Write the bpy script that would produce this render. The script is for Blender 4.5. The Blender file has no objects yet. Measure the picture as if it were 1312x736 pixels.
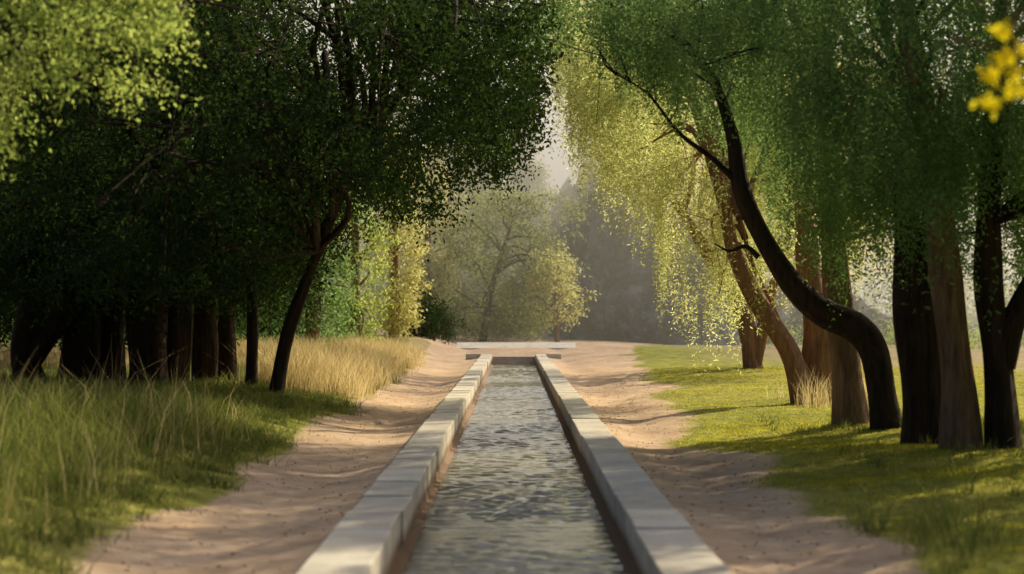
import bpy, math, numpy as np
from mathutils import Vector
rng = np.random.default_rng(7)
F=2551.0; CH=1.62; U0=658.0; V0=406.0
def P(u,v,d): return np.array([(u-U0)/F*d, d, CH+(V0-v)/F*d])
scene=bpy.context.scene
COL=scene.collection
# ------------------------------------------------ materials
def mat(name):
    m=bpy.data.materials.new(name); m.use_nodes=True
    nt=m.node_tree; nt.nodes.clear()
    o=nt.nodes.new('ShaderNodeOutputMaterial')
    return m,nt,o
def N(nt,t,**k):
    n=nt.nodes.new(t)
    for a,b in k.items():
        if a in n.inputs: n.inputs[a].default_value=b
        else: setattr(n,a,b)
    return n
def ramp(nt,stops):
    r=nt.nodes.new('ShaderNodeValToRGB'); e=r.color_ramp.elements
    while len(e)<len(stops): e.new(0.5)
    for i,(p,c) in enumerate(stops):
        e[i].position=p; e[i].color=(*c,1)
    return r
def leaf_mat(name,dark,light,tdark,tlight,tfac=0.45):
    m,nt,o=mat(name); L=nt.links.new
    a=N(nt,'ShaderNodeAttribute',attribute_name='tone')
    r1=ramp(nt,[(0,dark),(1,light)]); r2=ramp(nt,[(0,tdark),(1,tlight)])
    L(a.outputs['Fac'],r1.inputs[0]); L(a.outputs['Fac'],r2.inputs[0])
    d=N(nt,'ShaderNodeBsdfDiffuse'); t=N(nt,'ShaderNodeBsdfTranslucent')
    L(r1.outputs[0],d.inputs['Color']); L(r2.outputs[0],t.inputs['Color'])
    x=N(nt,'ShaderNodeMixShader'); x.inputs[0].default_value=tfac
    L(d.outputs[0],x.inputs[1]); L(t.outputs[0],x.inputs[2]); L(x.outputs[0],o.inputs[0])
    return m
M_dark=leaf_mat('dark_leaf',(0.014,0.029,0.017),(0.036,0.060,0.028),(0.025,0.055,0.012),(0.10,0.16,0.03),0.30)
M_green=leaf_mat('green_leaf',(0.05,0.11,0.055),(0.12,0.20,0.09),(0.14,0.28,0.08),(0.36,0.52,0.16),0.5)
M_light=leaf_mat('light_leaf',(0.12,0.18,0.06),(0.22,0.29,0.09),(0.36,0.48,0.10),(0.68,0.78,0.20),0.52)
M_willow=leaf_mat('willow_leaf',(0.22,0.25,0.10),(0.40,0.42,0.20),(0.60,0.66,0.21),(0.96,0.97,0.46),0.6)
M_yel=leaf_mat('yellow_green_leaf',(0.26,0.27,0.08),(0.42,0.40,0.16),(0.70,0.68,0.19),(0.98,0.93,0.42),0.6)
M_flower=leaf_mat('yellow_flower',(0.8,0.66,0.02),(0.9,0.82,0.03),(0.85,0.7,0.02),(0.98,0.9,0.04),0.5)
M_far=leaf_mat('far_leaf',(0.09,0.12,0.045),(0.18,0.21,0.07),(0.28,0.34,0.08),(0.62,0.62,0.20),0.52)
M_grass=leaf_mat('grass_blade',(0.13,0.155,0.025),(0.30,0.30,0.05),(0.42,0.42,0.05),(0.86,0.78,0.11),0.5)
M_tall=leaf_mat('tall_grass_blade',(0.045,0.072,0.03),(0.15,0.175,0.065),(0.12,0.165,0.04),(0.44,0.47,0.12),0.42)
M_dry=leaf_mat('dry_grass_blade',(0.36,0.28,0.13),(0.56,0.46,0.25),(0.62,0.48,0.20),(0.96,0.81,0.46),0.5)

def bark_mat(name,c1,c2):
    m,nt,o=mat(name); L=nt.links.new
    tc=N(nt,'ShaderNodeTexCoord'); mp=N(nt,'ShaderNodeMapping'); mp.inputs['Scale'].default_value=(9,9,1.3)
    L(tc.outputs['Object'],mp.inputs[0])
    n1=N(nt,'ShaderNodeTexNoise',Scale=1.6,Detail=8.0,Roughness=0.7); L(mp.outputs[0],n1.inputs['Vector'])
    n2=N(nt,'ShaderNodeTexNoise',Scale=1.3,Detail=4.0); L(tc.outputs['Object'],n2.inputs['Vector'])
    r=ramp(nt,[(0.3,c1),(0.7,c2)]); L(n1.outputs[0],r.inputs[0])
    mx=N(nt,'ShaderNodeMix',data_type='RGBA',blend_type='MULTIPLY'); mx.inputs[0].default_value=0.6
    r2=ramp(nt,[(0.3,(0.5,0.5,0.5)),(0.7,(1.2,1.1,1.0))]); L(n2.outputs[0],r2.inputs[0])
    L(r.outputs[0],mx.inputs[6]); L(r2.outputs[0],mx.inputs[7])
    b=N(nt,'ShaderNodeBsdfPrincipled',Roughness=0.9); L(mx.outputs[2],b.inputs['Base Color'])
    b.inputs['Specular IOR Level'].default_value=0.2
    bp=N(nt,'ShaderNodeBump',Strength=1.0,Distance=0.08); L(n1.outputs[0],bp.inputs['Height']); L(bp.outputs[0],b.inputs['Normal'])
    L(b.outputs[0],o.inputs[0]); return m
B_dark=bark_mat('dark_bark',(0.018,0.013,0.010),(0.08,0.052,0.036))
B_brown=bark_mat('brown_bark',(0.18,0.09,0.055),(0.48,0.27,0.17))
B_mid=bark_mat('grey_brown_bark',(0.11,0.07,0.045),(0.43,0.28,0.18))

# ------------------------------------------------ mesh helpers
def make_mesh(name,verts,faces,mats,tone=None,smooth=False,parent=None,attrs=None):
    verts=np.asarray(verts,dtype=np.float32); faces=np.asarray(faces,dtype=np.int32)
    me=bpy.data.meshes.new(name)
    me.vertices.add(len(verts)); me.vertices.foreach_set('co',verts.ravel())
    k=faces.shape[1]
    me.loops.add(faces.size); me.loops.foreach_set('vertex_index',faces.ravel())
    me.polygons.add(len(faces)); me.polygons.foreach_set('loop_start',np.arange(0,faces.size,k,dtype=np.int32))
    if tone is not None:
        a=me.attributes.new('tone','FLOAT','FACE'); a.data.foreach_set('value',np.asarray(tone,dtype=np.float32))
    if attrs:
        for an,av in attrs.items():
            a=me.attributes.new(an,'FLOAT','POINT'); a.data.foreach_set('value',np.asarray(av,dtype=np.float32).ravel())
    for m in (mats if isinstance(mats,list) else [mats]): me.materials.append(m)
    me.update(calc_edges=True)
    if smooth: me.polygons.foreach_set('use_smooth',np.ones(len(faces),dtype=bool))
    ob=bpy.data.objects.new(name,me); COL.objects.link(ob)
    if parent: ob.parent=parent
    return ob
def empty(name):
    e=bpy.data.objects.new(name,None); COL.objects.link(e); e.empty_display_size=0.2; return e
def norm(a): return a/np.maximum(np.linalg.norm(a,axis=-1,keepdims=True),1e-6)
def leaves(pos,dirs,L,W,tone):
    n=len(pos); dirs=norm(dirs)
    side=norm(np.cross(dirs,rng.normal(size=(n,3))))
    L=np.broadcast_to(np.asarray(L),(n,))[:,None]; W=np.broadcast_to(np.asarray(W),(n,))[:,None]
    v=np.stack([pos,pos+dirs*L*0.45+side*W*0.5,pos+dirs*L,pos+dirs*L*0.45-side*W*0.5],axis=1)
    return v.reshape(-1,3),tone
def quads(nv): return np.arange(nv).reshape(-1,4)
def smooth_line(pts,n=6):
    pts=np.asarray(pts,float); Q=[]
    p=np.vstack([2*pts[0]-pts[1],pts,2*pts[-1]-pts[-2]])
    for i in range(1,len(p)-2):
        for t in np.linspace(0,1,n,endpoint=False):
            a,b,c,d=p[i-1],p[i],p[i+1],p[i+2]
            Q.append(0.5*((2*b)+(-a+c)*t+(2*a-5*b+4*c-d)*t*t+(-a+3*b-3*c+d)*t**3))
    Q.append(pts[-1]); return np.array(Q)
class Tubes:
    def __init__(s): s.v=[]; s.f=[]; s.n=0
    def add(s,pts,rad,sides=8,n=5,rough=0.0):
        pts=np.asarray(pts,float); rad=np.asarray(rad,float)
        q=smooth_line(pts,n); m=len(q)
        r=np.interp(np.linspace(0,len(pts)-1,m),np.arange(len(pts)),rad)
        T=norm(np.gradient(q,axis=0)); ref=np.array([0.3,1.0,0.1]); 
        A=norm(np.cross(T,ref)); Bv=np.cross(T,A)
        th=np.linspace(0,2*np.pi,sides,endpoint=False)
        ph=rng.uniform(0,6.28,4)
        rr=r[:,None]*np.ones(sides)
        if rough>0:
            z=q[:,2][:,None]
            rr=rr*(1+rough*(np.sin(3*th+ph[0]+z*0.7)+0.7*np.sin(5*th+ph[1]-z*1.1)+0.5*np.sin(8*th+ph[2]+z*2.0))/2)
            rr=rr*(1+0.5*rough*np.sin(z*3.1+ph[3]))
        ring=q[:,None,:]+rr[:,:,None]*(np.cos(th)[None,:,None]*A[:,None,:]+np.sin(th)[None,:,None]*Bv[:,None,:])
        s.v.append(ring.reshape(-1,3))
        i=np.arange(m-1)[:,None]*sides; j=np.arange(sides)[None,:]; j2=(j+1)%sides
        f=np.stack([i+j,i+j2,i+sides+j2,i+sides+j],axis=-1).reshape(-1,4)+s.n
        s.f.append(f); s.n+=m*sides
        return q
    def build(s,name,m,parent=None):
        return make_mesh(name,np.vstack(s.v),np.vstack(s.f),m,smooth=True,parent=parent)

def fbm1(x,seed,octs=4,f=1.0):
    r=np.random.default_rng(seed); o=0
    for k in range(octs): o=o+np.sin(x*f*2**k+r.uniform(0,6.28))/(1.6**k)
    return o/2
def fbm2(x,y,seed,octs=4,f=0.5):
    r=np.random.default_rng(seed); o=0*x
    for k in range(octs):
        for j in range(2):
            a=r.uniform(0,6.28); fr=f*2**k*r.uniform(.8,1.25)
            o=o+np.sin((x*math.cos(a)+y*math.sin(a))*fr+r.uniform(0,6.28))/(1.7**k)
    return o/3

def broad(centers,per=40,sig=0.17,L=0.085,W=0.045,droop=0.5,tone_jit=0.18):
    n=len(centers); c=np.repeat(centers,per,axis=0)
    ax=norm(rng.normal(size=(n,3))*[1,1,0.5]+[0,0,-droop]); axr=np.repeat(ax,per,axis=0)
    t=rng.uniform(-1,1,(n*per,1))
    pos=c+axr*t*sig*1.9+rng.normal(size=(n*per,3))*sig*0.55
    d=rng.normal(size=(n*per,3))+axr*0.8+[0,0,-0.5]
    tone=np.clip(np.repeat(rng.uniform(0.15,0.85,n),per)+rng.normal(0,tone_jit,n*per),0,1)
    return leaves(pos,d,L*rng.uniform(.6,1.3,n*per),W*rng.uniform(.6,1.3,n*per),tone)
def strands(starts,lens,K=50,L=0.075,W=0.017,drift=0.25,spread=0.05):
    n=len(starts); t=np.linspace(0.0,1,K)[None,:,None]
    dr=rng.normal(size=(n,1,3))*[1,1,0]*drift
    p=starts[:,None,:]+dr*np.sqrt(t)*lens[:,None,None]*0.6+np.array([0,0,-1])*t**1.15*lens[:,None,None]
    p=p+rng.normal(size=(n,K,3))*spread*0.5
    sd=rng.normal(size=(n,K,3))*[1,1,0.4]+[0,0,-0.75]
    tone=np.clip(rng.uniform(0.1,0.9,(n,1))+rng.normal(0,.2,(n,K)),0,1).ravel()
    m=n*K
    return leaves(p.reshape(-1,3),sd.reshape(-1,3),L*rng.uniform(.6,1.3,m),W*rng.uniform(.7,1.3,m),tone)
def region(env,dm,ztop,dlo,dhi,n,pw=1.2,seed=1,rag=0.35,gap=-0.42,gf=1.5,rs=1.5):
    e=np.array([[(u-U0)/F*dm, CH+(V0-v)/F*dm] for u,v in env])
    x=rng.uniform(e[0,0],e[-1,0],n); y=rng.uniform(dlo,dhi,n)
    zb=np.interp(x,e[:,0],e[:,1])+rag*fbm2(x,y,seed,4,1.6)
    z=zb+(np.maximum(ztop-zb,0.3))*rng.uniform(0,1,n)**pw
    p=np.stack([x,y,z],1)
    g=fbm2(x*1.0+z*0.7,y*0.6+z*1.1,seed+5,3,gf)
    p=p[g>gap]
    # crowns cut away in a V, mostly out of view, so sky lights the water
    zz=p[:,2]-(6.1+(p[:,1]-28)*0.17)
    op=(p[:,0]>-1.9-zz*2.0)&(p[:,0]<2.4+zz*rs)&(zz>0)
    return p[~op]

def limbs_to(T,line,targets,r0=0.07,r1=0.012,zmin=2.2,up=0.5):
    for t in targets:
        cand=line[line[:,2]>zmin] if (line[:,2]>zmin).any() else line[-3:]
        dd=np.linalg.norm((cand-t)*[1,1,0.8]-[0,0,-0.6],axis=1)
        low=cand[:,2]>t[2]+0.3; dd=dd+low*1.5
        a=cand[dd.argmin()]; L=np.linalg.norm(t-a)
        m1=a+(t-a)*0.33+[0,0,up*L*0.22]+rng.normal(size=3)*0.07*L
        m2=a+(t-a)*0.7+[0,0,up*L*0.2]+rng.normal(size=3)*0.07*L
        rr=r0*min(1.5,0.4+L/3)
        T.add([a,m1,m2,t],[rr,rr*.7,rr*.45,min(r1,rr*.3)],6,4)
        for k in range(2):
            e=m2+norm(rng.normal(size=3)*[1,1,.5]+norm(t-a)*0.6)*L*0.35
            T.add([m2,(m2+e)/2+rng.normal(size=3)*.04,e],[rr*.3,rr*.2,0.005],5,3)

# ------------------------------------------------ terrain
def sstep(a,b,x):
    t=np.clip((x-a)/(b-a),0,1); return t*t*(3-2*t)
def gz(x,y):
    x=np.asarray(x,float); y=np.asarray(y,float)
    left=sstep(-2.3,-4.9,x)*0.45*(1+0.35*fbm2(x,y,3,3,0.4))
    right=sstep(2.4,5.5,x)*0.10
    z=left+right+0.05*fbm2(x,y,11,4,0.9)*sstep(1.3,2.0,np.abs(x))+0.022*fbm2(x,y,12,3,3.5)*sstep(1.3,1.8,np.abs(x))
    z=z-0.07*np.exp(-((np.abs(x)-1.9)/0.45)**2)
    z=z+sstep(80.5,86,y)*.28*sstep(9,3,np.abs(x))+sstep(95,150,y)*1.0*sstep(5,1,x)+sstep(60,160,y)*2.0*sstep(-6,-30,x)
    return z
xs=np.unique(np.round(np.concatenate([np.arange(-14,-1.3,0.11),[-1.2,-1.18],np.linspace(-1.1,1.1,12),[1.18,1.2],np.arange(1.3,14,0.11),
   -np.geomspace(14.3,700,45),np.geomspace(14.3,700,45)]),3))
ys=np.concatenate([np.linspace(-40,8,20),np.arange(8.3,79.4,0.16),[79.5,79.55],np.arange(80,110,0.8),np.geomspace(111,1500,50)])
X,Y=np.meshgrid(xs,ys)
Z=gz(X,Y)
tr=(np.abs(X)<1.19)&(Y<79.52)
Z=np.where(tr,-0.75,Z)
e1=0.28*fbm2(X,Y,21,4,0.8)
REY=[10,13,20,27,34,44,60,84,120]; REX=[2.45,2.6,2.5,2.5,2.7,3.3,3.9,4.9,9]
redge=np.interp(Y,REY,REX)
ledge=np.interp(Y,[10,27,44,84,120],[2.7,2.8,2.75,3.5,9])
grass=np.where(X>0,sstep(-0.35,0.45,X-redge+e1*1.8),sstep(-0.25,0.3,-X-ledge+e1))
grass=grass*sstep(150,95,Y)
dry=np.where(X<0,sstep(30,40,Y)*0.8,sstep(50,75,Y)*0.75*sstep(5,12,X)+sstep(9,14,X)*0.4)
dry=np.clip(dry+0.25*fbm2(X,Y,31,3,0.5)+np.where((X<0)&(Y<30),.15,0),0,1)
nx,ny=len(xs),len(ys)
i=np.arange(ny-1)[:,None]*nx; j=np.arange(nx-1)[None,:]
gf=np.stack([i+j,i+j+1,i+nx+j+1,i+nx+j],-1).reshape(-1,4)
m,nt,o=mat('ground'); L=nt.links.new
tc=N(nt,'ShaderNodeTexCoord')
def noise(s,d=6,r=0.6,sc=None):
    n=N(nt,'ShaderNodeTexNoise',Scale=s,Detail=float(d),Roughness=r)
    if sc:
        mp=N(nt,'ShaderNodeMapping'); mp.inputs['Scale'].default_value=sc; L(tc.outputs['Object'],mp.inputs[0]); L(mp.outputs[0],n.inputs['Vector'])
    else: L(tc.outputs['Object'],n.inputs['Vector'])
    return n
na=noise(0.7); nb=noise(5,9,0.65); nc=noise(60,3,0.6); nd=noise(3,6,0.65)
sand=ramp(nt,[(0.28,(0.50,0.35,0.235)),(0.5,(0.64,0.475,0.335)),(0.72,(0.74,0.57,0.42))]); L(nb.outputs[0],sand.inputs[0])
sand2=ramp(nt,[(0.35,(0.80,0.75,0.71)),(0.65,(1.08,1.06,1.04))]); L(na.outputs[0],sand2.inputs[0])
ms=N(nt,'ShaderNodeMix',data_type='RGBA',blend_type='MULTIPLY'); ms.inputs[0].default_value=1; L(sand.outputs[0],ms.inputs[6]); L(sand2.outputs[0],ms.inputs[7])
gr=ramp(nt,[(0.3,(0.14,0.155,0.028)),(0.55,(0.31,0.31,0.05)),(0.75,(0.45,0.40,0.085))]); L(nd.outputs[0],gr.inputs[0])
dr=ramp(nt,[(0.3,(0.30,0.22,0.10)),(0.7,(0.54,0.43,0.24))]); L(nd.outputs[0],dr.inputs[0])
ad=N(nt,'ShaderNodeAttribute',attribute_name='dry'); ag=N(nt,'ShaderNodeAttribute',attribute_name='grass')
mg=N(nt,'ShaderNodeMix',data_type='RGBA'); L(ad.outputs['Fac'],mg.inputs[0]); L(gr.outputs[0],mg.inputs[6]); L(dr.outputs[0],mg.inputs[7])
ma=N(nt,'ShaderNodeMath',operation='MULTIPLY_ADD'); L(nb.outputs[0],ma.inputs[0]); ma.inputs[1].default_value=1.1; ma.inputs[2].default_value=-0.55
mb=N(nt,'ShaderNodeMath',operation='ADD'); L(ag.outputs['Fac'],mb.inputs[0]); L(ma.outputs[0],mb.inputs[1])
mc=N(nt,'ShaderNodeMapRange'); L(mb.outputs[0],mc.inputs[0]); mc.inputs[1].default_value=0.35; mc.inputs[2].default_value=0.65
mf=N(nt,'ShaderNodeMix',data_type='RGBA'); L(mc.outputs[0],mf.inputs[0]); L(ms.outputs[2],mf.inputs[6]); L(mg.outputs[2],mf.inputs[7])
b=N(nt,'ShaderNodeBsdfPrincipled',Roughness=0.95); b.inputs['Specular IOR Level'].default_value=0.1
L(mf.outputs[2],b.inputs['Base Color'])
hs=N(nt,'ShaderNodeMath',operation='MULTIPLY_ADD'); L(nc.outputs[0],hs.inputs[0]); hs.inputs[1].default_value=0.12; L(nb.outputs[0],hs.inputs[2])
bp=N(nt,'ShaderNodeBump',Strength=0.6,Distance=0.05); L(hs.outputs[0],bp.inputs['Height']); L(bp.outputs[0],b.inputs['Normal'])
L(b.outputs[0],o.inputs[0]); M_ground=m
make_mesh('ground',np.stack([X,Y,Z],-1).reshape(-1,3),gf,M_ground,smooth=True,attrs={'grass':grass,'dry':dry})

# ------------------------------------------------ canal
m,nt,o=mat('concrete'); L=nt.links.new
tc=N(nt,'ShaderNodeTexCoord')
n1=noise(2.2,7,0.7); n2=noise(30,5,0.7)
r=ramp(nt,[(0.3,(0.56,0.50,0.41)),(0.55,(0.76,0.70,0.60)),(0.75,(0.84,0.79,0.69))]); L(n1.outputs[0],r.inputs[0])
ta=N(nt,'ShaderNodeAttribute',attribute_name='tone'); tr2=ramp(nt,[(0,(0.78,0.77,0.76)),(1,(1.04,1.03,1.02))]); L(ta.outputs['Fac'],tr2.inputs[0])
x1=N(nt,'ShaderNodeMix',data_type='RGBA',blend_type='MULTIPLY'); x1.inputs[0].default_value=1; L(r.outputs[0],x1.inputs[6]); L(tr2.outputs[0],x1.inputs[7])
r3=ramp(nt,[(0.35,(0.7,0.66,0.6)),(0.5,(1,1,1))]); L(n2.outputs[0],r3.inputs[0])
x2=N(nt,'ShaderNodeMix',data_type='RGBA',blend_type='MULTIPLY'); x2.inputs[0].default_value=0.5; L(x1.outputs[2],x2.inputs[6]); L(r3.outputs[0],x2.inputs[7])
sx=N(nt,'ShaderNodeSeparateXYZ'); L(tc.outputs['Object'],sx.inputs[0])
st=N(nt,'ShaderNodeMath',operation='MULTIPLY_ADD'); L(n1.outputs[0],st.inputs[0]); st.inputs[1].default_value=-0.14; L(sx.outputs['Z'],st.inputs[2])
mr=N(nt,'ShaderNodeMapRange'); L(st.outputs[0],mr.inputs[0]); mr.inputs[1].default_value=-0.20; mr.inputs[2].default_value=-0.08
x3=N(nt,'ShaderNodeMix',data_type='RGBA'); L(mr.outputs[0],x3.inputs[0]); x3.inputs[6].default_value=(0.22,0.125,0.065,1); L(x2.outputs[2],x3.inputs[7])
b=N(nt,'ShaderNodeBsdfPrincipled',Roughness=0.85); L(x3.outputs[2],b.inputs['Base Color'])
bp=N(nt,'ShaderNodeBump',Strength=0.5,Distance=0.015); L(n2.outputs[0],bp.inputs['Height']); L(bp.outputs[0],b.inputs['Normal']); L(b.outputs[0],o.inputs[0])
M_conc=m
import bmesh
def kerb(side,name):
    par=empty(name); bm=bmesh.new(); y=-4.0; tones=[]
    boxes=[]
    while y<78.6:
        l=rng.uniform(1.25,1.5)
        boxes.append((y,y+l-0.008,rng.normal(0,0.006),rng.normal(0,0.005),rng.uniform(0,1),rng.normal(0,0.004))); y+=l
    for (a,bb,jx,jz,tn,tl) in boxes:
        x0,x1=0.86+jx,1.27+jx+rng.normal(0,0.004)
        g=bmesh.ops.create_cube(bm,size=1)
        for v in g['verts']:
            X_=x0 if v.co.x<0 else x1; Y_=a if v.co.y<0 else bb; Z_=-0.13 if v.co.z<0 else 0.125+jz+(tl if v.co.y<0 else -tl)
            v.co=(side*X_,Y_,Z_)
        tones.append(tn)
    if side<0: bmesh.ops.reverse_faces(bm,faces=bm.faces)
    lay=bm.faces.layers.float.new('tone')
    bm.faces.ensure_lookup_table()
    for k,f in enumerate(bm.faces): f[lay]=tones[k//6]
    bmesh.ops.bevel(bm,geom=[e for e in bm.edges],offset=0.014,segments=2,affect='EDGES',profile=0.6)
    me=bpy.data.meshes.new('coping_blocks'); bm.to_mesh(me); bm.free(); me.materials.append(M_conc)
    ob=bpy.data.objects.new('coping_blocks',me); COL.objects.link(ob); ob.parent=par
    prof=[(0.885,-0.132),(0.885,-0.262),(0.835,-0.275),(0.835,-0.72),(1.24,-0.72),(1.24,-0.132)]
    yy=np.arange(-4,79,0.6); v=[]
    for q in yy:
        for (a,c) in prof: v.append((side*a,q,c))
    k=len(prof); f=[]
    for q in range(len(yy)-1):
        for t in range(k):
            f.append((q*k+t,q*k+(t+1)%k,(q+1)*k+(t+1)%k,(q+1)*k+t))
    make_mesh('channel_wall',v,f,M_conc,tone=np.full(len(f),0.5),parent=par)
kerb(-1,'stone_kerb'); kerb(1,'stone_kerb')
def boxes_obj(name,lst,mt,parent=None,bev=0.015,slope=0):
    bm=bmesh.new()
    for (x0,x1,y0,y1,z0,z1) in lst:
        g=bmesh.ops.create_cube(bm,size=1)
        for v in g['verts']: v.co=((x0 if v.co.x<0 else x1),(y0 if v.co.y<0 else y1),(z0 if v.co.z<0 else (z1-slope if v.co.y<0 else z1)))
    lay=bm.faces.layers.float.new('tone')
    for f in bm.faces: f[lay]=1.0
    bmesh.ops.bevel(bm,geom=list(bm.edges),offset=bev,segments=2,affect='EDGES')
    me=bpy.data.meshes.new(name); bm.to_mesh(me); bm.free(); me.materials.append(mt)
    ob=bpy.data.objects.new(name,me); COL.objects.link(ob)
    if parent: ob.parent=parent
    return ob
hw=empty('canal_headwall')
boxes_obj('abutment',[(-1.9,-1.3,79.2,79.7,-0.3,0.14),(1.3,1.9,79.2,79.7,-0.3,0.14),(-1.29,1.29,79.62,80.4,-0.8,0.03)],M_conc,hw)
boxes_obj('sloped_apron',[(-2.5,2.7,86.0,87.3,-0.4,0.50)],M_conc,hw,slope=.24)
# water
wx=np.linspace(-0.9,0.9,52); wy=np.concatenate([np.arange(-3,9,0.3),np.arange(9,45,0.032),np.arange(45,79.6,0.09)])
WX,WY=np.meshgrid(wx,wy)
WZ=np.zeros_like(WX); r_=np.random.default_rng(5)
for k in range(60):
    lam=0.09*(5.5**r_.uniform(0,1)); a=r_.normal(math.pi/2,0.5); kk=2*math.pi/lam
    WZ+=lam*0.0082*np.sin(kk*(WX*math.cos(a)+WY*math.sin(a))+r_.uniform(0,6.28)+0.8*np.sin(WX*2.5+k)+1.1*np.sin(WY*0.9+k*1.7))
WZ=WZ*(0.75+0.6*fbm2(WX*.8,WY,77,3,0.6))-0.30
nx,ny=len(wx),len(wy); i=np.arange(ny-1)[:,None]*nx; j=np.arange(nx-1)[None,:]
wf=np.stack([i+j,i+j+1,i+nx+j+1,i+nx+j],-1).reshape(-1,4)
m,nt,o=mat('water'); L=nt.links.new; tc=N(nt,'ShaderNodeTexCoord')
n1=noise(14,4,0.6,(1,1.5,1))
b=N(nt,'ShaderNodeBsdfPrincipled',Roughness=0.02); b.inputs['Base Color'].default_value=(0.24,0.22,0.15,1); b.inputs['IOR'].default_value=1.8
bp=N(nt,'ShaderNodeBump',Strength=0.35,Distance=0.02); L(n1.outputs[0],bp.inputs['Height']); L(bp.outputs[0],b.inputs['Normal']); L(b.outputs[0],o.inputs[0])
make_mesh('canal_water',np.stack([WX,WY,WZ],-1).reshape(-1,3),wf,m,smooth=True)

# ------------------------------------------------ grasses
def blades(pos,h,w,lean=0.35,tone=None):
    n=len(pos); a=rng.uniform(0,6.28,n); s=np.stack([np.cos(a),np.sin(a),0*a],1)
    ln=rng.normal(size=(n,3))*[1,1,0]*lean; h=np.broadcast_to(h,(n,))[:,None]; w=np.broadcast_to(w,(n,))[:,None]
    up=np.array([0,0,1.0])
    m1=pos+up*h*0.55+ln*h*0.3; t=pos+up*h+ln*h
    v=np.stack([pos-s*w/2,pos+s*w/2,m1+s*w*0.4,m1-s*w*0.4, m1-s*w*0.4,m1+s*w*0.4,t+s*w*0.06,t-s*w*0.06],1).reshape(-1,3)
    if tone is None: tone=rng.uniform(0,1,n)
    return v,np.repeat(tone,2)
def scatter(n,x0,x1,y0,y1,fn=None):
    x=rng.uniform(x0,x1,n); y=rng.uniform(y0,y1,n)
    if fn is not None:
        k=fn(x,y); x,y=x[k],y[k]
    return np.stack([x,y,gz(x,y)-0.01],1)
def rsel(x,y):
    e=np.interp(y,REY,REX)
    q=x-e+0.5*fbm2(x,y,21,4,0.8); return rng.uniform(-0.2,0.7,len(x))<q
def lsel(x,y): 
    q=-x-np.interp(y,[10,27,44,84],[2.7,2.8,2.75,3.5])+0.28*fbm2(x,y,21,4,0.8); return rng.uniform(-0.1,0.5,len(x))<q
p=np.vstack([scatter(120000,2.0,8,10,30,rsel),scatter(110000,2.2,14,30,60,rsel)])
n=len(p); tn=np.clip(0.5+0.35*fbm2(p[:,0],p[:,1],55,4,1.2)+rng.normal(0,.2,n),0,1)
hh=rng.uniform(0.012,0.036,n)*(1+0.7*np.clip(fbm2(p[:,0],p[:,1],56,3,1.5),0,2))
v,t=blades(p,hh,0.008+0.0002*p[:,1],0.7,tn); make_mesh('lawn_grass',v,quads(len(v)),M_grass,tone=t)
def clumps(cent,per,hmin,hmax,w,sig,lean):
    n=len(cent); pp=np.repeat(cent,per,axis=0)+rng.normal(size=(n*per,3))*[sig,sig,0]
    pp[:,2]=gz(pp[:,0],pp[:,1])-0.02
    h=np.repeat(rng.uniform(hmin,hmax,n),per)*rng.uniform(0.5,1.15,n*per)
    tn=np.clip(np.repeat(rng.uniform(.1,.8,n),per)+rng.normal(0,.2,n*per),0,1)
    return blades(pp,h,w,lean,tn)
c=scatter(3300,-9,-2.6,11,36,lsel); v,t=clumps(c,40,0.06,0.19,0.009,0.10,0.7)
c=scatter(500,-7,-3.5,12,26,lsel); v2,t2=clumps(c,28,0.2,0.5,0.007,0.10,0.5)
c=scatter(1900,-14,-2.8,34,60,lsel); v3,t3=clumps(c,30,0.08,0.24,0.014,0.14,0.6)
V=np.vstack([v,v2,v3]); make_mesh('bank_grass',V,quads(len(V)),M_tall,tone=np.concatenate([t,t2,t3]))
c=scatter(210,-4.9,-2.9,36,48,lsel); v,t=clumps(c,50,0.3,0.85,0.010,0.13,0.4)
c=scatter(380,-14,-5,44,58,lsel); v2,t2=clumps(c,30,0.3,0.6,0.014,0.15,0.35)
c=scatter(260,-5,-3.0,50,75,lsel); v3,t3=clumps(c,40,0.25,0.6,0.014,0.15,0.35)
c=scatter(40,4.9,6.5,33,37); v4,t4=clumps(c,24,0.3,0.7,0.008,0.10,0.3)
c=scatter(110,-6.5,-2.9,12.3,26,lsel); v5,t5=clumps(c,5,0.4,0.95,0.005,0.10,0.4)
V=np.vstack([v,v2,v3,v4,v5]); make_mesh('dry_grass',V,quads(len(V)),M_dry,tone=np.concatenate([t,t2,t3,t4,t5]))
c=scatter(26,2.55,3.6,12.5,15.5); v,t=clumps(c,28,0.12,0.38,0.007,0.05,0.45)
c=scatter(120,3.6,7,17,30); v2,t2=clumps(c,22,0.08,0.22,0.008,0.05,0.45)
V=np.vstack([v,v2]); make_mesh('grass_tufts',V,quads(len(V)),M_tall,tone=np.concatenate([t,t2]))
p=np.vstack([scatter(900,-2.9,-1.35,11,50),scatter(1500,1.35,3.6,11,50)]); p[:,2]+=0.015; n=len(p)
v,t=leaves(p,rng.normal(size=(n,3))*[1,1,.1],0.04*rng.uniform(.4,1.3,n),0.014,rng.uniform(0,1,n))
M_lit=leaf_mat('litter',(0.16,0.10,0.05),(0.40,0.28,0.14),(0.1,0.06,0.03),(0.2,0.12,0.05),0.1)
make_mesh('leaf_litter',v,quads(len(v)),M_lit,tone=t)

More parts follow.
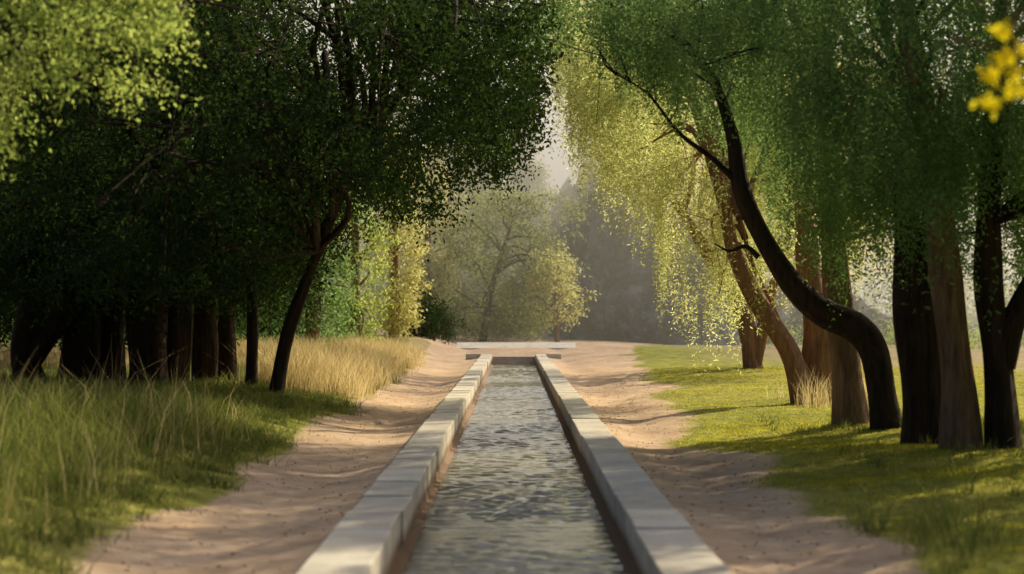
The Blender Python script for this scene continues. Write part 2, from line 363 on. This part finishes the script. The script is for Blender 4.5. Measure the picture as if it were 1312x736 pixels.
# ------------------------------------------------ right trees
def px_line(pts,d):
    out=[]
    for k,q in enumerate(pts):
        dd=d if len(q)==2 else q[2]; out.append(P(q[0],q[1],dd))
    out=np.array(out); out[0,2]=gz(out[0,0],out[0,1])-0.1
    return out
class Tree:
    def __init__(s,name,bark): s.e=empty(name); s.T=Tubes(); s.bark=bark; s.lines=[]; s.lv=[]; s.lt=[]
    def trunk(s,pts,rad,rough=0.16,flare=1.35,sides=18):
        pts=np.asarray(pts); rad=list(rad)
        if flare>1: 
            p1=pts[0]+(pts[1]-pts[0])*0.12; pts=np.vstack([pts[0],p1,pts[1:]]); rad=[rad[0]*flare,rad[0]]+rad[1:]
        q=s.T.add(pts,rad,sides,7,rough); s.lines.append(q); return q
    def leaf(s,vt): s.lv.append(vt[0]); s.lt.append(vt[1])
    def done(s,m):
        s.T.build('trunk',s.bark,s.e)
        if s.lv:
            v=np.vstack(s.lv); make_mesh('foliage',v,quads(len(v)),m,tone=np.concatenate(s.lt),parent=s.e)
    def limbs(s,targets,**k): limbs_to(s.T,np.vstack(s.lines),targets,**k)

def bunch(c,k,sig): 
    return np.repeat(c,k,axis=0)+rng.normal(size=(len(c)*k,3))*sig
W=Tree('weeping_pepper_tree',B_brown)
W.trunk(px_line([(1043,524),(1047,430),(1036,340),(1030,250),(1018,120),(990,-20)],35.5),[.30,.25,.2,.17,.13,.06])
W.trunk(px_line([(1030,522),(1012,455),(968,385),(938,315),(922,235),(885,120),(840,30,37)],35),[.2,.19,.16,.13,.11,.09,.05])
W.trunk(px_line([(1022,515),(1000,420),(965,340),(948,280)],35.3),[.07,.06,.045,.03],sides=8)
env=[(722,90),(735,165),(765,225),(800,265),(835,305),(855,380),(880,430),(915,450),(945,430),(975,330),(1010,280),(1040,270)]
c=region(env,38,6.4,34.5,41,380,1.0,61,0.45,-.2,1.9)
st=bunch(c,10,[.16,.16,.16]); W.leaf(strands(st+[0,0,1.0],rng.uniform(.7,1.8,len(st)),46,0.085,0.022,.14,.06))
W.limbs(c[rng.choice(len(c),34,replace=False)]+[0,0,0.8],r0=.05,zmin=3.0,up=1.0)
W.done(M_willow)
W2=Tree('weeping_pepper_tree',B_brown)
W2.trunk(px_line([(965,470),(950,400),(910,330),(860,250)],57),[.28,.22,.18,.1])
W2.trunk(px_line([(965,468),(985,390),(1010,300)],57),[.2,.15,.1])
env=[(715,-30),(735,60),(770,130),(850,190),(900,300),(980,380),(1080,360),(1150,330)]
c=region(env,58,9.0,52,64,330,1.0,63,0.7,-.25)
st=bunch(c,8,[.35,.35,.25]); W2.leaf(strands(st+[0,0,1.0],rng.uniform(.8,2.2,len(st)),34,0.14,0.04,.2,.09))
W2.limbs(c[rng.choice(len(c),22,replace=False)]+[0,0,0.8],r0=.07,zmin=3.0,up=1.0)
W2.done(M_yel)

specs=[('shade_pepper_tree',B_mid,[[(1090,556),(1084,470),(1072,380),(1066,280),(1058,120),(1050,-30)]],28,[.25,.22,.19,.17,.13,.08]),
 ('leaning_pepper_tree',B_dark,[[(1136,562),(1129,505),(1119,448),(1096,419),(1055,400),(1016,365),(977,302),(951,242),(938,170),(908,92),(850,35),(770,0)],[(972,330),(955,316),(935,322),(915,312)],[(951,242),(915,205),(870,170),(830,120),(790,95)]],27,[.23,.2,.19,.19,.18,.165,.13,.11,.09,.07,.05,.03]),
 ('shade_pepper_tree',B_dark,[[(1178,578),(1174,480),(1164,380),(1160,250),(1150,90)],[(1196,580),(1192,470),(1186,360),(1190,200)]],24.3,[.24,.2,.18,.15,.1]),
 ('shade_pepper_tree',B_mid,[[(1232,590),(1226,480),(1210,350),(1198,230),(1175,90),(1150,-60)]],22.8,[.23,.19,.17,.15,.12,.08]),
 ('shade_pepper_tree',B_dark,[[(1286,590),(1277,450),(1266,350),(1270,200),(1290,40)],[(1284,470),(1300,410),(1330,350)]],22.8,[.19,.165,.15,.13,.09])]
trees=[]
for (nm,bk,lns,d,rad) in specs:
    T=Tree(nm,bk)
    for k,l in enumerate(lns):
        g=(k==0 or l[0][1]>560)
        if nm.startswith('lean') and k>0: rr=[.045,.03,.02,.008] if k==1 else [.045,.034,.025,.017,.008]
        else: rr=rad[:len(l)] if k==0 else [r*.75 for r in rad[:len(l)]]
        T.trunk(px_line(l,d) if g else np.array([P(a,b_,d) for a,b_ in l]),rr,flare=1.35 if g else 1)
    trees.append(T)
A=region([(985,-40),(998,90),(1012,160),(1060,235),(1110,300),(1150,330),(1185,230),(1230,215),(1270,300),(1320,330),(1420,360)],24,8.4,19.5,29,1500,1.4,71,0.55,-.12,1.6,.5)
A2=region([(985,60),(1012,160),(1060,235),(1110,300),(1150,330),(1185,230),(1230,215),(1270,300),(1320,330),(1420,360)],24,3.6,20.5,27,180,1.0,73,0.5)
Bc=region([(665,-30),(690,0),(720,25),(760,60),(800,85),(850,110),(900,125),(1000,150)],27.5,6.8,24,31,620,1.0,81,0.35,-.3,1.8)
pts=np.vstack([A,A2,Bc])
roots=np.array([T.lines[0][-1][:2] for T in trees]); roots[1]=[2.2,28.0]
own=np.argmin(np.linalg.norm(pts[:,None,:2]-roots[None],axis=2),axis=1)
for k,T in enumerate(trees):
    c=pts[own==k]
    st=bunch(c,8,[.15,.15,.16]); T.leaf(strands(st+[0,0,.4],rng.uniform(.35,1.0,len(st)),34,0.06,0.023,.2,.07))
    if k==1: T.limbs(c[rng.choice(len(c),min(len(c),18),replace=False)],r0=.016,r1=.004,zmin=4.2,up=.25)
    else: T.limbs(c[rng.choice(len(c),min(len(c),24),replace=False)],r0=.028,zmin=2.6,up=.6)
    T.done(M_green)
# extra trees, mostly out of view, added to cast shade on the foreground
def shade_tree(x,y,h,R,n,seed,zb=2.6):
    T=Tree('shade_pepper_tree',B_mid); b0=np.array([x,y,float(gz(x,y))-.1])
    T.trunk([b0,b0+[.2,.1,h*.35],b0+[-.2,.2,h*.65],b0+[0,0,h*.9]],[.26,.2,.14,.06])
    t=rng.uniform(0,1,n); a=rng.uniform(0,6.28,n); r=R*np.sin(np.pi*np.clip(t*.8+.15,0,1))**.5*rng.uniform(.1,1,n)**.5
    c=np.stack([x+r*np.cos(a),y+r*np.sin(a),zb+(h-zb)*t],1)
    g=fbm2(c[:,0]+c[:,2]*.7,c[:,1]*.7+c[:,2],seed,2,1.3); c=c[g>.02]
    st=bunch(c,7,[.14,.14,.18]); T.leaf(strands(st+[0,0,.4],rng.uniform(.4,1.0,len(st)),24,0.09,0.055,.12,.08))
    T.limbs(c[rng.choice(len(c),14,replace=False)],r0=.05,zmin=2.4); T.done(M_green)
shade_tree(8.4,19.5,9.0,2.5,440,401,2.2)
shade_tree(9.2,24.5,9.5,2.5,440,402)
shade_tree(8.8,30.0,8.5,2.2,340,403)

# ------------------------------------------------ left trees
lspec=[('cypress_tree',[[(38,530),(30,450),(42,390),(62,260),(80,60)],[(34,470),(60,430),(92,380),(130,250)]],36,[.30,.26,.24,.18,.1]),
 ('cypress_tree',[[(102,522),(104,400),(98,250),(120,60)],[(140,524),(142,400),(150,250),(170,80)]],36.5,[.36,.33,.25,.15]),
 ('cypress_tree',[[(192,524),(190,400),(200,260),(230,60)],[(222,515),(226,400),(240,230)]],36,[.38,.34,.25,.14]),
 ('cypress_tree',[[(262,512),(262,400),(256,250),(270,60)],[(292,514),(291,380),(300,230)]],38,[.24,.21,.17,.1]),
 ('leaning_tree',[[(352,515),(368,430),(402,335),(440,240),(492,150),(560,60)],[(322,516),(324,400),(318,280),(330,120)]],35,[.14,.115,.095,.085,.07,.05]),
 ('broadleaf_tree',[[(-130,620),(-110,450),(-60,250),(20,40)]],20,[.3,.26,.2,.12])]
lt=[]
for (nm,lns,d,rad) in lspec:
    T=Tree(nm,B_dark)
    for k,l in enumerate(lns):
        ok=(l[0][1]>500)
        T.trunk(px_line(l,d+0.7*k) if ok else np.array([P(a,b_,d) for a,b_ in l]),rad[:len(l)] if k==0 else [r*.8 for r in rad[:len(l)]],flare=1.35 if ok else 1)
    lt.append(T)
env=[(-160,385),(0,375),(60,380),(230,365),(330,370),(370,330),(395,260),(430,215),(470,225),(520,255),(560,230),(610,190),(650,165),(690,120),(708,60),(718,0)]
A=region(env,31,8.8,27,41,5800,1.25,91,0.7,-.3,1.7)
A2=region(env[:5],31,4.0,34,41,1300,1.0,95,0.4)
NL=region([(-90,230),(30,205),(60,150),(120,125),(190,95),(222,20),(240,-60)],16.5,4.9,15,18,330,1.0,97,0.12,-.2,2.6)
pts=np.vstack([A,A2]); roots=np.array([T.lines[0][2*7][:2] for T in lt[:5]]); roots[4]=[-1.6,33]
own=np.argmin(np.linalg.norm(pts[:,None,:2]-roots[None],axis=2),axis=1)
for k,T in enumerate(lt[:5]):
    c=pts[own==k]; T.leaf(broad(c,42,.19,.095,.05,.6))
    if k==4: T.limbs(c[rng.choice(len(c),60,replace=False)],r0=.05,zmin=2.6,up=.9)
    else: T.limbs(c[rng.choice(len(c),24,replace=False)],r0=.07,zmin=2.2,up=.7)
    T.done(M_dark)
lt[5].leaf(broad(NL,60,.13,.055,.03,.6)); lt[5].limbs(NL[rng.choice(len(NL),16,replace=False)],r0=.04,zmin=2.5); lt[5].done(M_light)

# ------------------------------------------------ background trees
def crown(name,u,v,d,h,R,m,bark=B_mid,style='oval',n=500,per=30,leafL=.2,z0=.12,lean=0):
    T=Tree(name,bark); x=(u-U0)/F*d; b0=np.array([x,d,gz(x,d)-0.1])
    T.trunk([b0,b0+[lean*.3,0,h*.4],b0+[lean,0,h*.92]],[h*.022+.04,h*.017+.03,.03],sides=10)
    t=rng.uniform(0,1,n)
    if style=='oval': prof=np.sin(np.pi*np.clip(t*.93+.05,0,1))**0.6
    elif style=='cone': prof=(1-t)**.8*(0.72+.28*np.abs(np.sin(t*22)))+.03
    else: prof=np.sin(np.pi*np.clip(t*.8+.12,0,1))**.5
    a=rng.uniform(0,6.28,n); lob=1+.22*np.sin(3*a+t*7+u)+.15*np.sin(5*a-t*11)
    r=R*prof*lob*rng.uniform(.25,1,n)**.5
    c=np.stack([x+lean*t+r*np.cos(a),d+r*np.sin(a),b0[2]+h*(z0+(1-z0)*t)],1)
    if style=='cone': c[:,2]-=r*.25
    g=fbm2(c[:,0]*1.3+c[:,2],c[:,1]+c[:,2]*1.2,int(u),3,8.0/(R+3)); c=c[g>-.25]
    T.leaf(broad(c,per,leafL*1.5,leafL,leafL*.45,.5)); T.limbs(c[rng.choice(len(c),min(len(c),22),replace=False)],r0=.06,zmin=b0[2]+h*.2)
    T.done(m)
crown('poplar_tree',455,455,66,7.5,1.3,M_light,n=420,leafL=.13,z0=.03)
crown('poplar_tree',400,455,60,8.5,1.5,M_green,n=450,leafL=.13,z0=.05)
crown('poplar_tree',505,448,84,9.0,1.5,M_yel,n=460,leafL=.16,z0=.03)
crown('poplar_tree',548,440,104,10,1.6,M_yel,n=460,leafL=.2,z0=.04)
crown('shrub',530,440,88,2.2,1.3,M_dark,n=200,leafL=.14,z0=.0)
crown('shrub',556,440,90,1.6,1.2,M_dark,n=150,leafL=.14,z0=.0)
crown('conifer_tree',622,430,135,15,3.8,M_far,style='cone',n=900,leafL=.3,z0=.06)
crown('conifer_tree',578,430,128,14,3.2,M_far,style='cone',n=700,leafL=.3,z0=.06)
crown('conifer_tree',672,430,150,15,3.4,M_far,style='cone',n=800,leafL=.32,z0=.06)
crown('cedar_tree',618,434,104,7.8,4.1,M_far,B_dark,style='wide',n=950,leafL=.2,z0=.06,lean=1.8)
crown('young_tree',714,430,101,4.6,1.5,M_yel,style='wide',n=230,leafL=.18,z0=.26,lean=-.2)
crown('conifer_tree',520,430,140,15,3.5,M_far,style='cone',n=700,leafL=.3,z0=.05)
def wood(name,x0,x1,y0,y1,zb,zt,n,per,Lf,m,seed,sig):
    x=rng.uniform(x0,x1,n); y=rng.uniform(y0,y1,n)
    top=zt*(0.75+.3*fbm2(x,y,seed,3,.5)); z=gz(x,y)+zb+np.maximum(top-zb,.5)*rng.uniform(0,1,n)
    vt=broad(np.stack([x,y,z],1),per,sig,Lf,Lf*.5,.5); make_mesh(name,vt[0],quads(len(vt[0])),m,tone=vt[1])
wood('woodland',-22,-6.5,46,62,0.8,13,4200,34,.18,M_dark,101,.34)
wood('woodland',-34,-10,70,110,0.2,13,2200,30,.28,M_green,103,.55)
wood('woodland',-40,2,165,185,0.2,9,1300,30,.5,M_far,105,.9)
wood('hedge',-9.5,-5.2,58,66,0.0,2.6,420,30,.13,M_green,107,.25)
wood('hedge',12,34,95,102,0.0,1.6,260,30,.16,M_light,108,.3)
wood('woodland',24,80,120,160,0.3,5,1200,30,.35,M_far,109,.8)
wood('woodland',-14,-2.5,-34,6,2.0,11,1300,24,.34,M_dark,111,.6)  # unseen trees behind the camera, added to darken the light from there
wood('woodland',3.5,14,-34,6,2.0,10,1200,24,.34,M_dark,112,.6)  # right-hand row behind the camera, also added to cut front light
wood('woodland',-3.5,4,-34,-6,5.0,11,600,24,.34,M_dark,113,.6)  # unseen crowns over the canal behind the camera, added to block sky light

# rocky hill
hx=np.linspace(1.5,80,300); hy=np.linspace(106,165,110); HX,HY=np.meshgrid(hx,hy)
prof=np.interp(hx,[1.5,2.5,3.3,5.5,9,12,16,24,80],[0,1.5,9.0,11,10,8.5,5,1.6,0.8])
rise=sstep(106,113,HY)*.7+sstep(113,155,HY)*.35
HZ=prof[None,:]*rise*(1+.25*fbm2(HX,HY,201,5,.9)+.16*fbm2(HX,HY,203,4,3.0))-0.15
HY2=HY+1.4*fbm2(HX,HZ,205,5,1.0); HX2=HX+.6*fbm2(HY,HZ,207,4,1.2)
nx,ny=len(hx),len(hy); i=np.arange(ny-1)[:,None]*nx; j=np.arange(nx-1)[None,:]
hf=np.stack([i+j,i+j+1,i+nx+j+1,i+nx+j],-1).reshape(-1,4)
m,nt,o=mat('rock'); L=nt.links.new; tc=N(nt,'ShaderNodeTexCoord')
n1=noise(.7,9,.72); n2=noise(2.2,6,.7)
r=ramp(nt,[(0.40,(0.012,0.017,0.024)),(0.52,(0.06,0.08,0.105)),(0.64,(0.32,0.35,0.38))]); L(n1.outputs[0],r.inputs[0])
b=N(nt,'ShaderNodeBsdfPrincipled',Roughness=.95); L(r.outputs[0],b.inputs['Base Color'])
bp=N(nt,'ShaderNodeBump',Strength=1.0,Distance=.8); L(n2.outputs[0],bp.inputs['Height']); L(bp.outputs[0],b.inputs['Normal']); L(b.outputs[0],o.inputs[0])
make_mesh('rocky_hill',np.stack([HX2,HY2,HZ],-1).reshape(-1,3),hf,m,smooth=False)
hx=np.linspace(-500,700,160); hy=np.linspace(650,900,20); HX,HY=np.meshgrid(hx,hy)
HZ=(22+10*fbm1(hx,301,4,.012))[None,:]*sstep(650,780,HY)*(1+.1*fbm2(HX,HY,303,3,.05))-1
nx,ny=len(hx),len(hy); i=np.arange(ny-1)[:,None]*nx; j=np.arange(nx-1)[None,:]
hf=np.stack([i+j,i+j+1,i+nx+j+1,i+nx+j],-1).reshape(-1,4)
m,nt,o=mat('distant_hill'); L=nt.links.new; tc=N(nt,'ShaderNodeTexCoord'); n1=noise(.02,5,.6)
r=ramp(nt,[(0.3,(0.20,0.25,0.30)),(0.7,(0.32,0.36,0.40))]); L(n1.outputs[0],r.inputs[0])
b=N(nt,'ShaderNodeBsdfPrincipled',Roughness=1.0); L(r.outputs[0],b.inputs['Base Color']); L(b.outputs[0],o.inputs[0])
make_mesh('distant_hills',np.stack([HX,HY,HZ],-1).reshape(-1,3),hf,m,smooth=True)

T=Tree('flowering_shrub',B_mid)
base=np.array([3.6,8.3,-0.05]); top=np.array([2.5,8.1,3.1])
T.trunk([base,[3.4,8.3,1.2],[3.0,8.2,2.3],top],[.05,.04,.03,.012],sides=8)
cs=[]
for (u,v_) in [(1285,40),(1300,30),(1310,60),(1285,75),(1300,95),(1270,100),(1302,112),(1264,126),(1330,50),(1345,90)]:
    cs.append(P(u,v_,8.1)+rng.normal(size=3)*[0.01,.06,.01])
cs=np.array(cs); T.leaf(broad(cs,34,.024,.036,.024,.3)); T.limbs(cs,r0=.012,r1=.003,zmin=1.5); T.done(M_flower)

# ------------------------------------------------ morning mist
bm=bmesh.new(); g=bmesh.ops.create_cube(bm,size=1)
for v in g['verts']: v.co=((-30 if v.co.x<0 else 45),(88 if v.co.y<0 else 220),(-3 if v.co.z<0 else 30))
me=bpy.data.meshes.new('mist'); bm.to_mesh(me); bm.free()
m,nt,o=mat('mist'); vs=N(nt,'ShaderNodeVolumeScatter',Density=0.013,Anisotropy=0.55); vs.inputs['Color'].default_value=(1.0,0.95,0.74,1)
nt.links.new(vs.outputs[0],o.inputs['Volume']); me.materials.append(m)
ob=bpy.data.objects.new('mist',me); COL.objects.link(ob)

# ------------------------------------------------ light
AZ,EL=math.radians(42),math.radians(34)
sd=Vector((math.cos(EL)*math.sin(AZ),math.cos(EL)*math.cos(AZ),math.sin(EL)))
ld=bpy.data.lights.new('sun','SUN'); ld.energy=5; ld.angle=math.radians(.5); ld.color=(1,.87,.59)
lo=bpy.data.objects.new('sun',ld); COL.objects.link(lo); lo.rotation_euler=sd.to_track_quat('Z','Y').to_euler(); lo.location=(20,20,30)
w=bpy.data.worlds.new('World'); scene.world=w; w.use_nodes=True; nt=w.node_tree; nt.nodes.clear()
sk=nt.nodes.new('ShaderNodeTexSky'); sk.sky_type='NISHITA'; sk.sun_disc=False; sk.sun_elevation=EL; sk.sun_rotation=AZ; sk.dust_density=6.0
bg=nt.nodes.new('ShaderNodeBackground'); bg.inputs[1].default_value=0.10; ow=nt.nodes.new('ShaderNodeOutputWorld')
nt.links.new(sk.outputs[0],bg.inputs[0]); nt.links.new(bg.outputs[0],ow.inputs[0])
# ------------------------------------------------ camera
cd=bpy.data.cameras.new('camera'); cd.sensor_width=36; cd.lens=70; cd.clip_end=3000; cd.clip_start=.1
cd.dof.use_dof=True; cd.dof.focus_distance=40; cd.dof.aperture_fstop=1.6
co=bpy.data.objects.new('camera',cd); COL.objects.link(co); co.location=(0,0,CH)
co.rotation_euler=(math.radians(90)+math.atan(38/F),0,math.atan(2/F))
scene.camera=co
scene.view_settings.view_transform='Standard'; scene.view_settings.look='None'; scene.view_settings.exposure=0
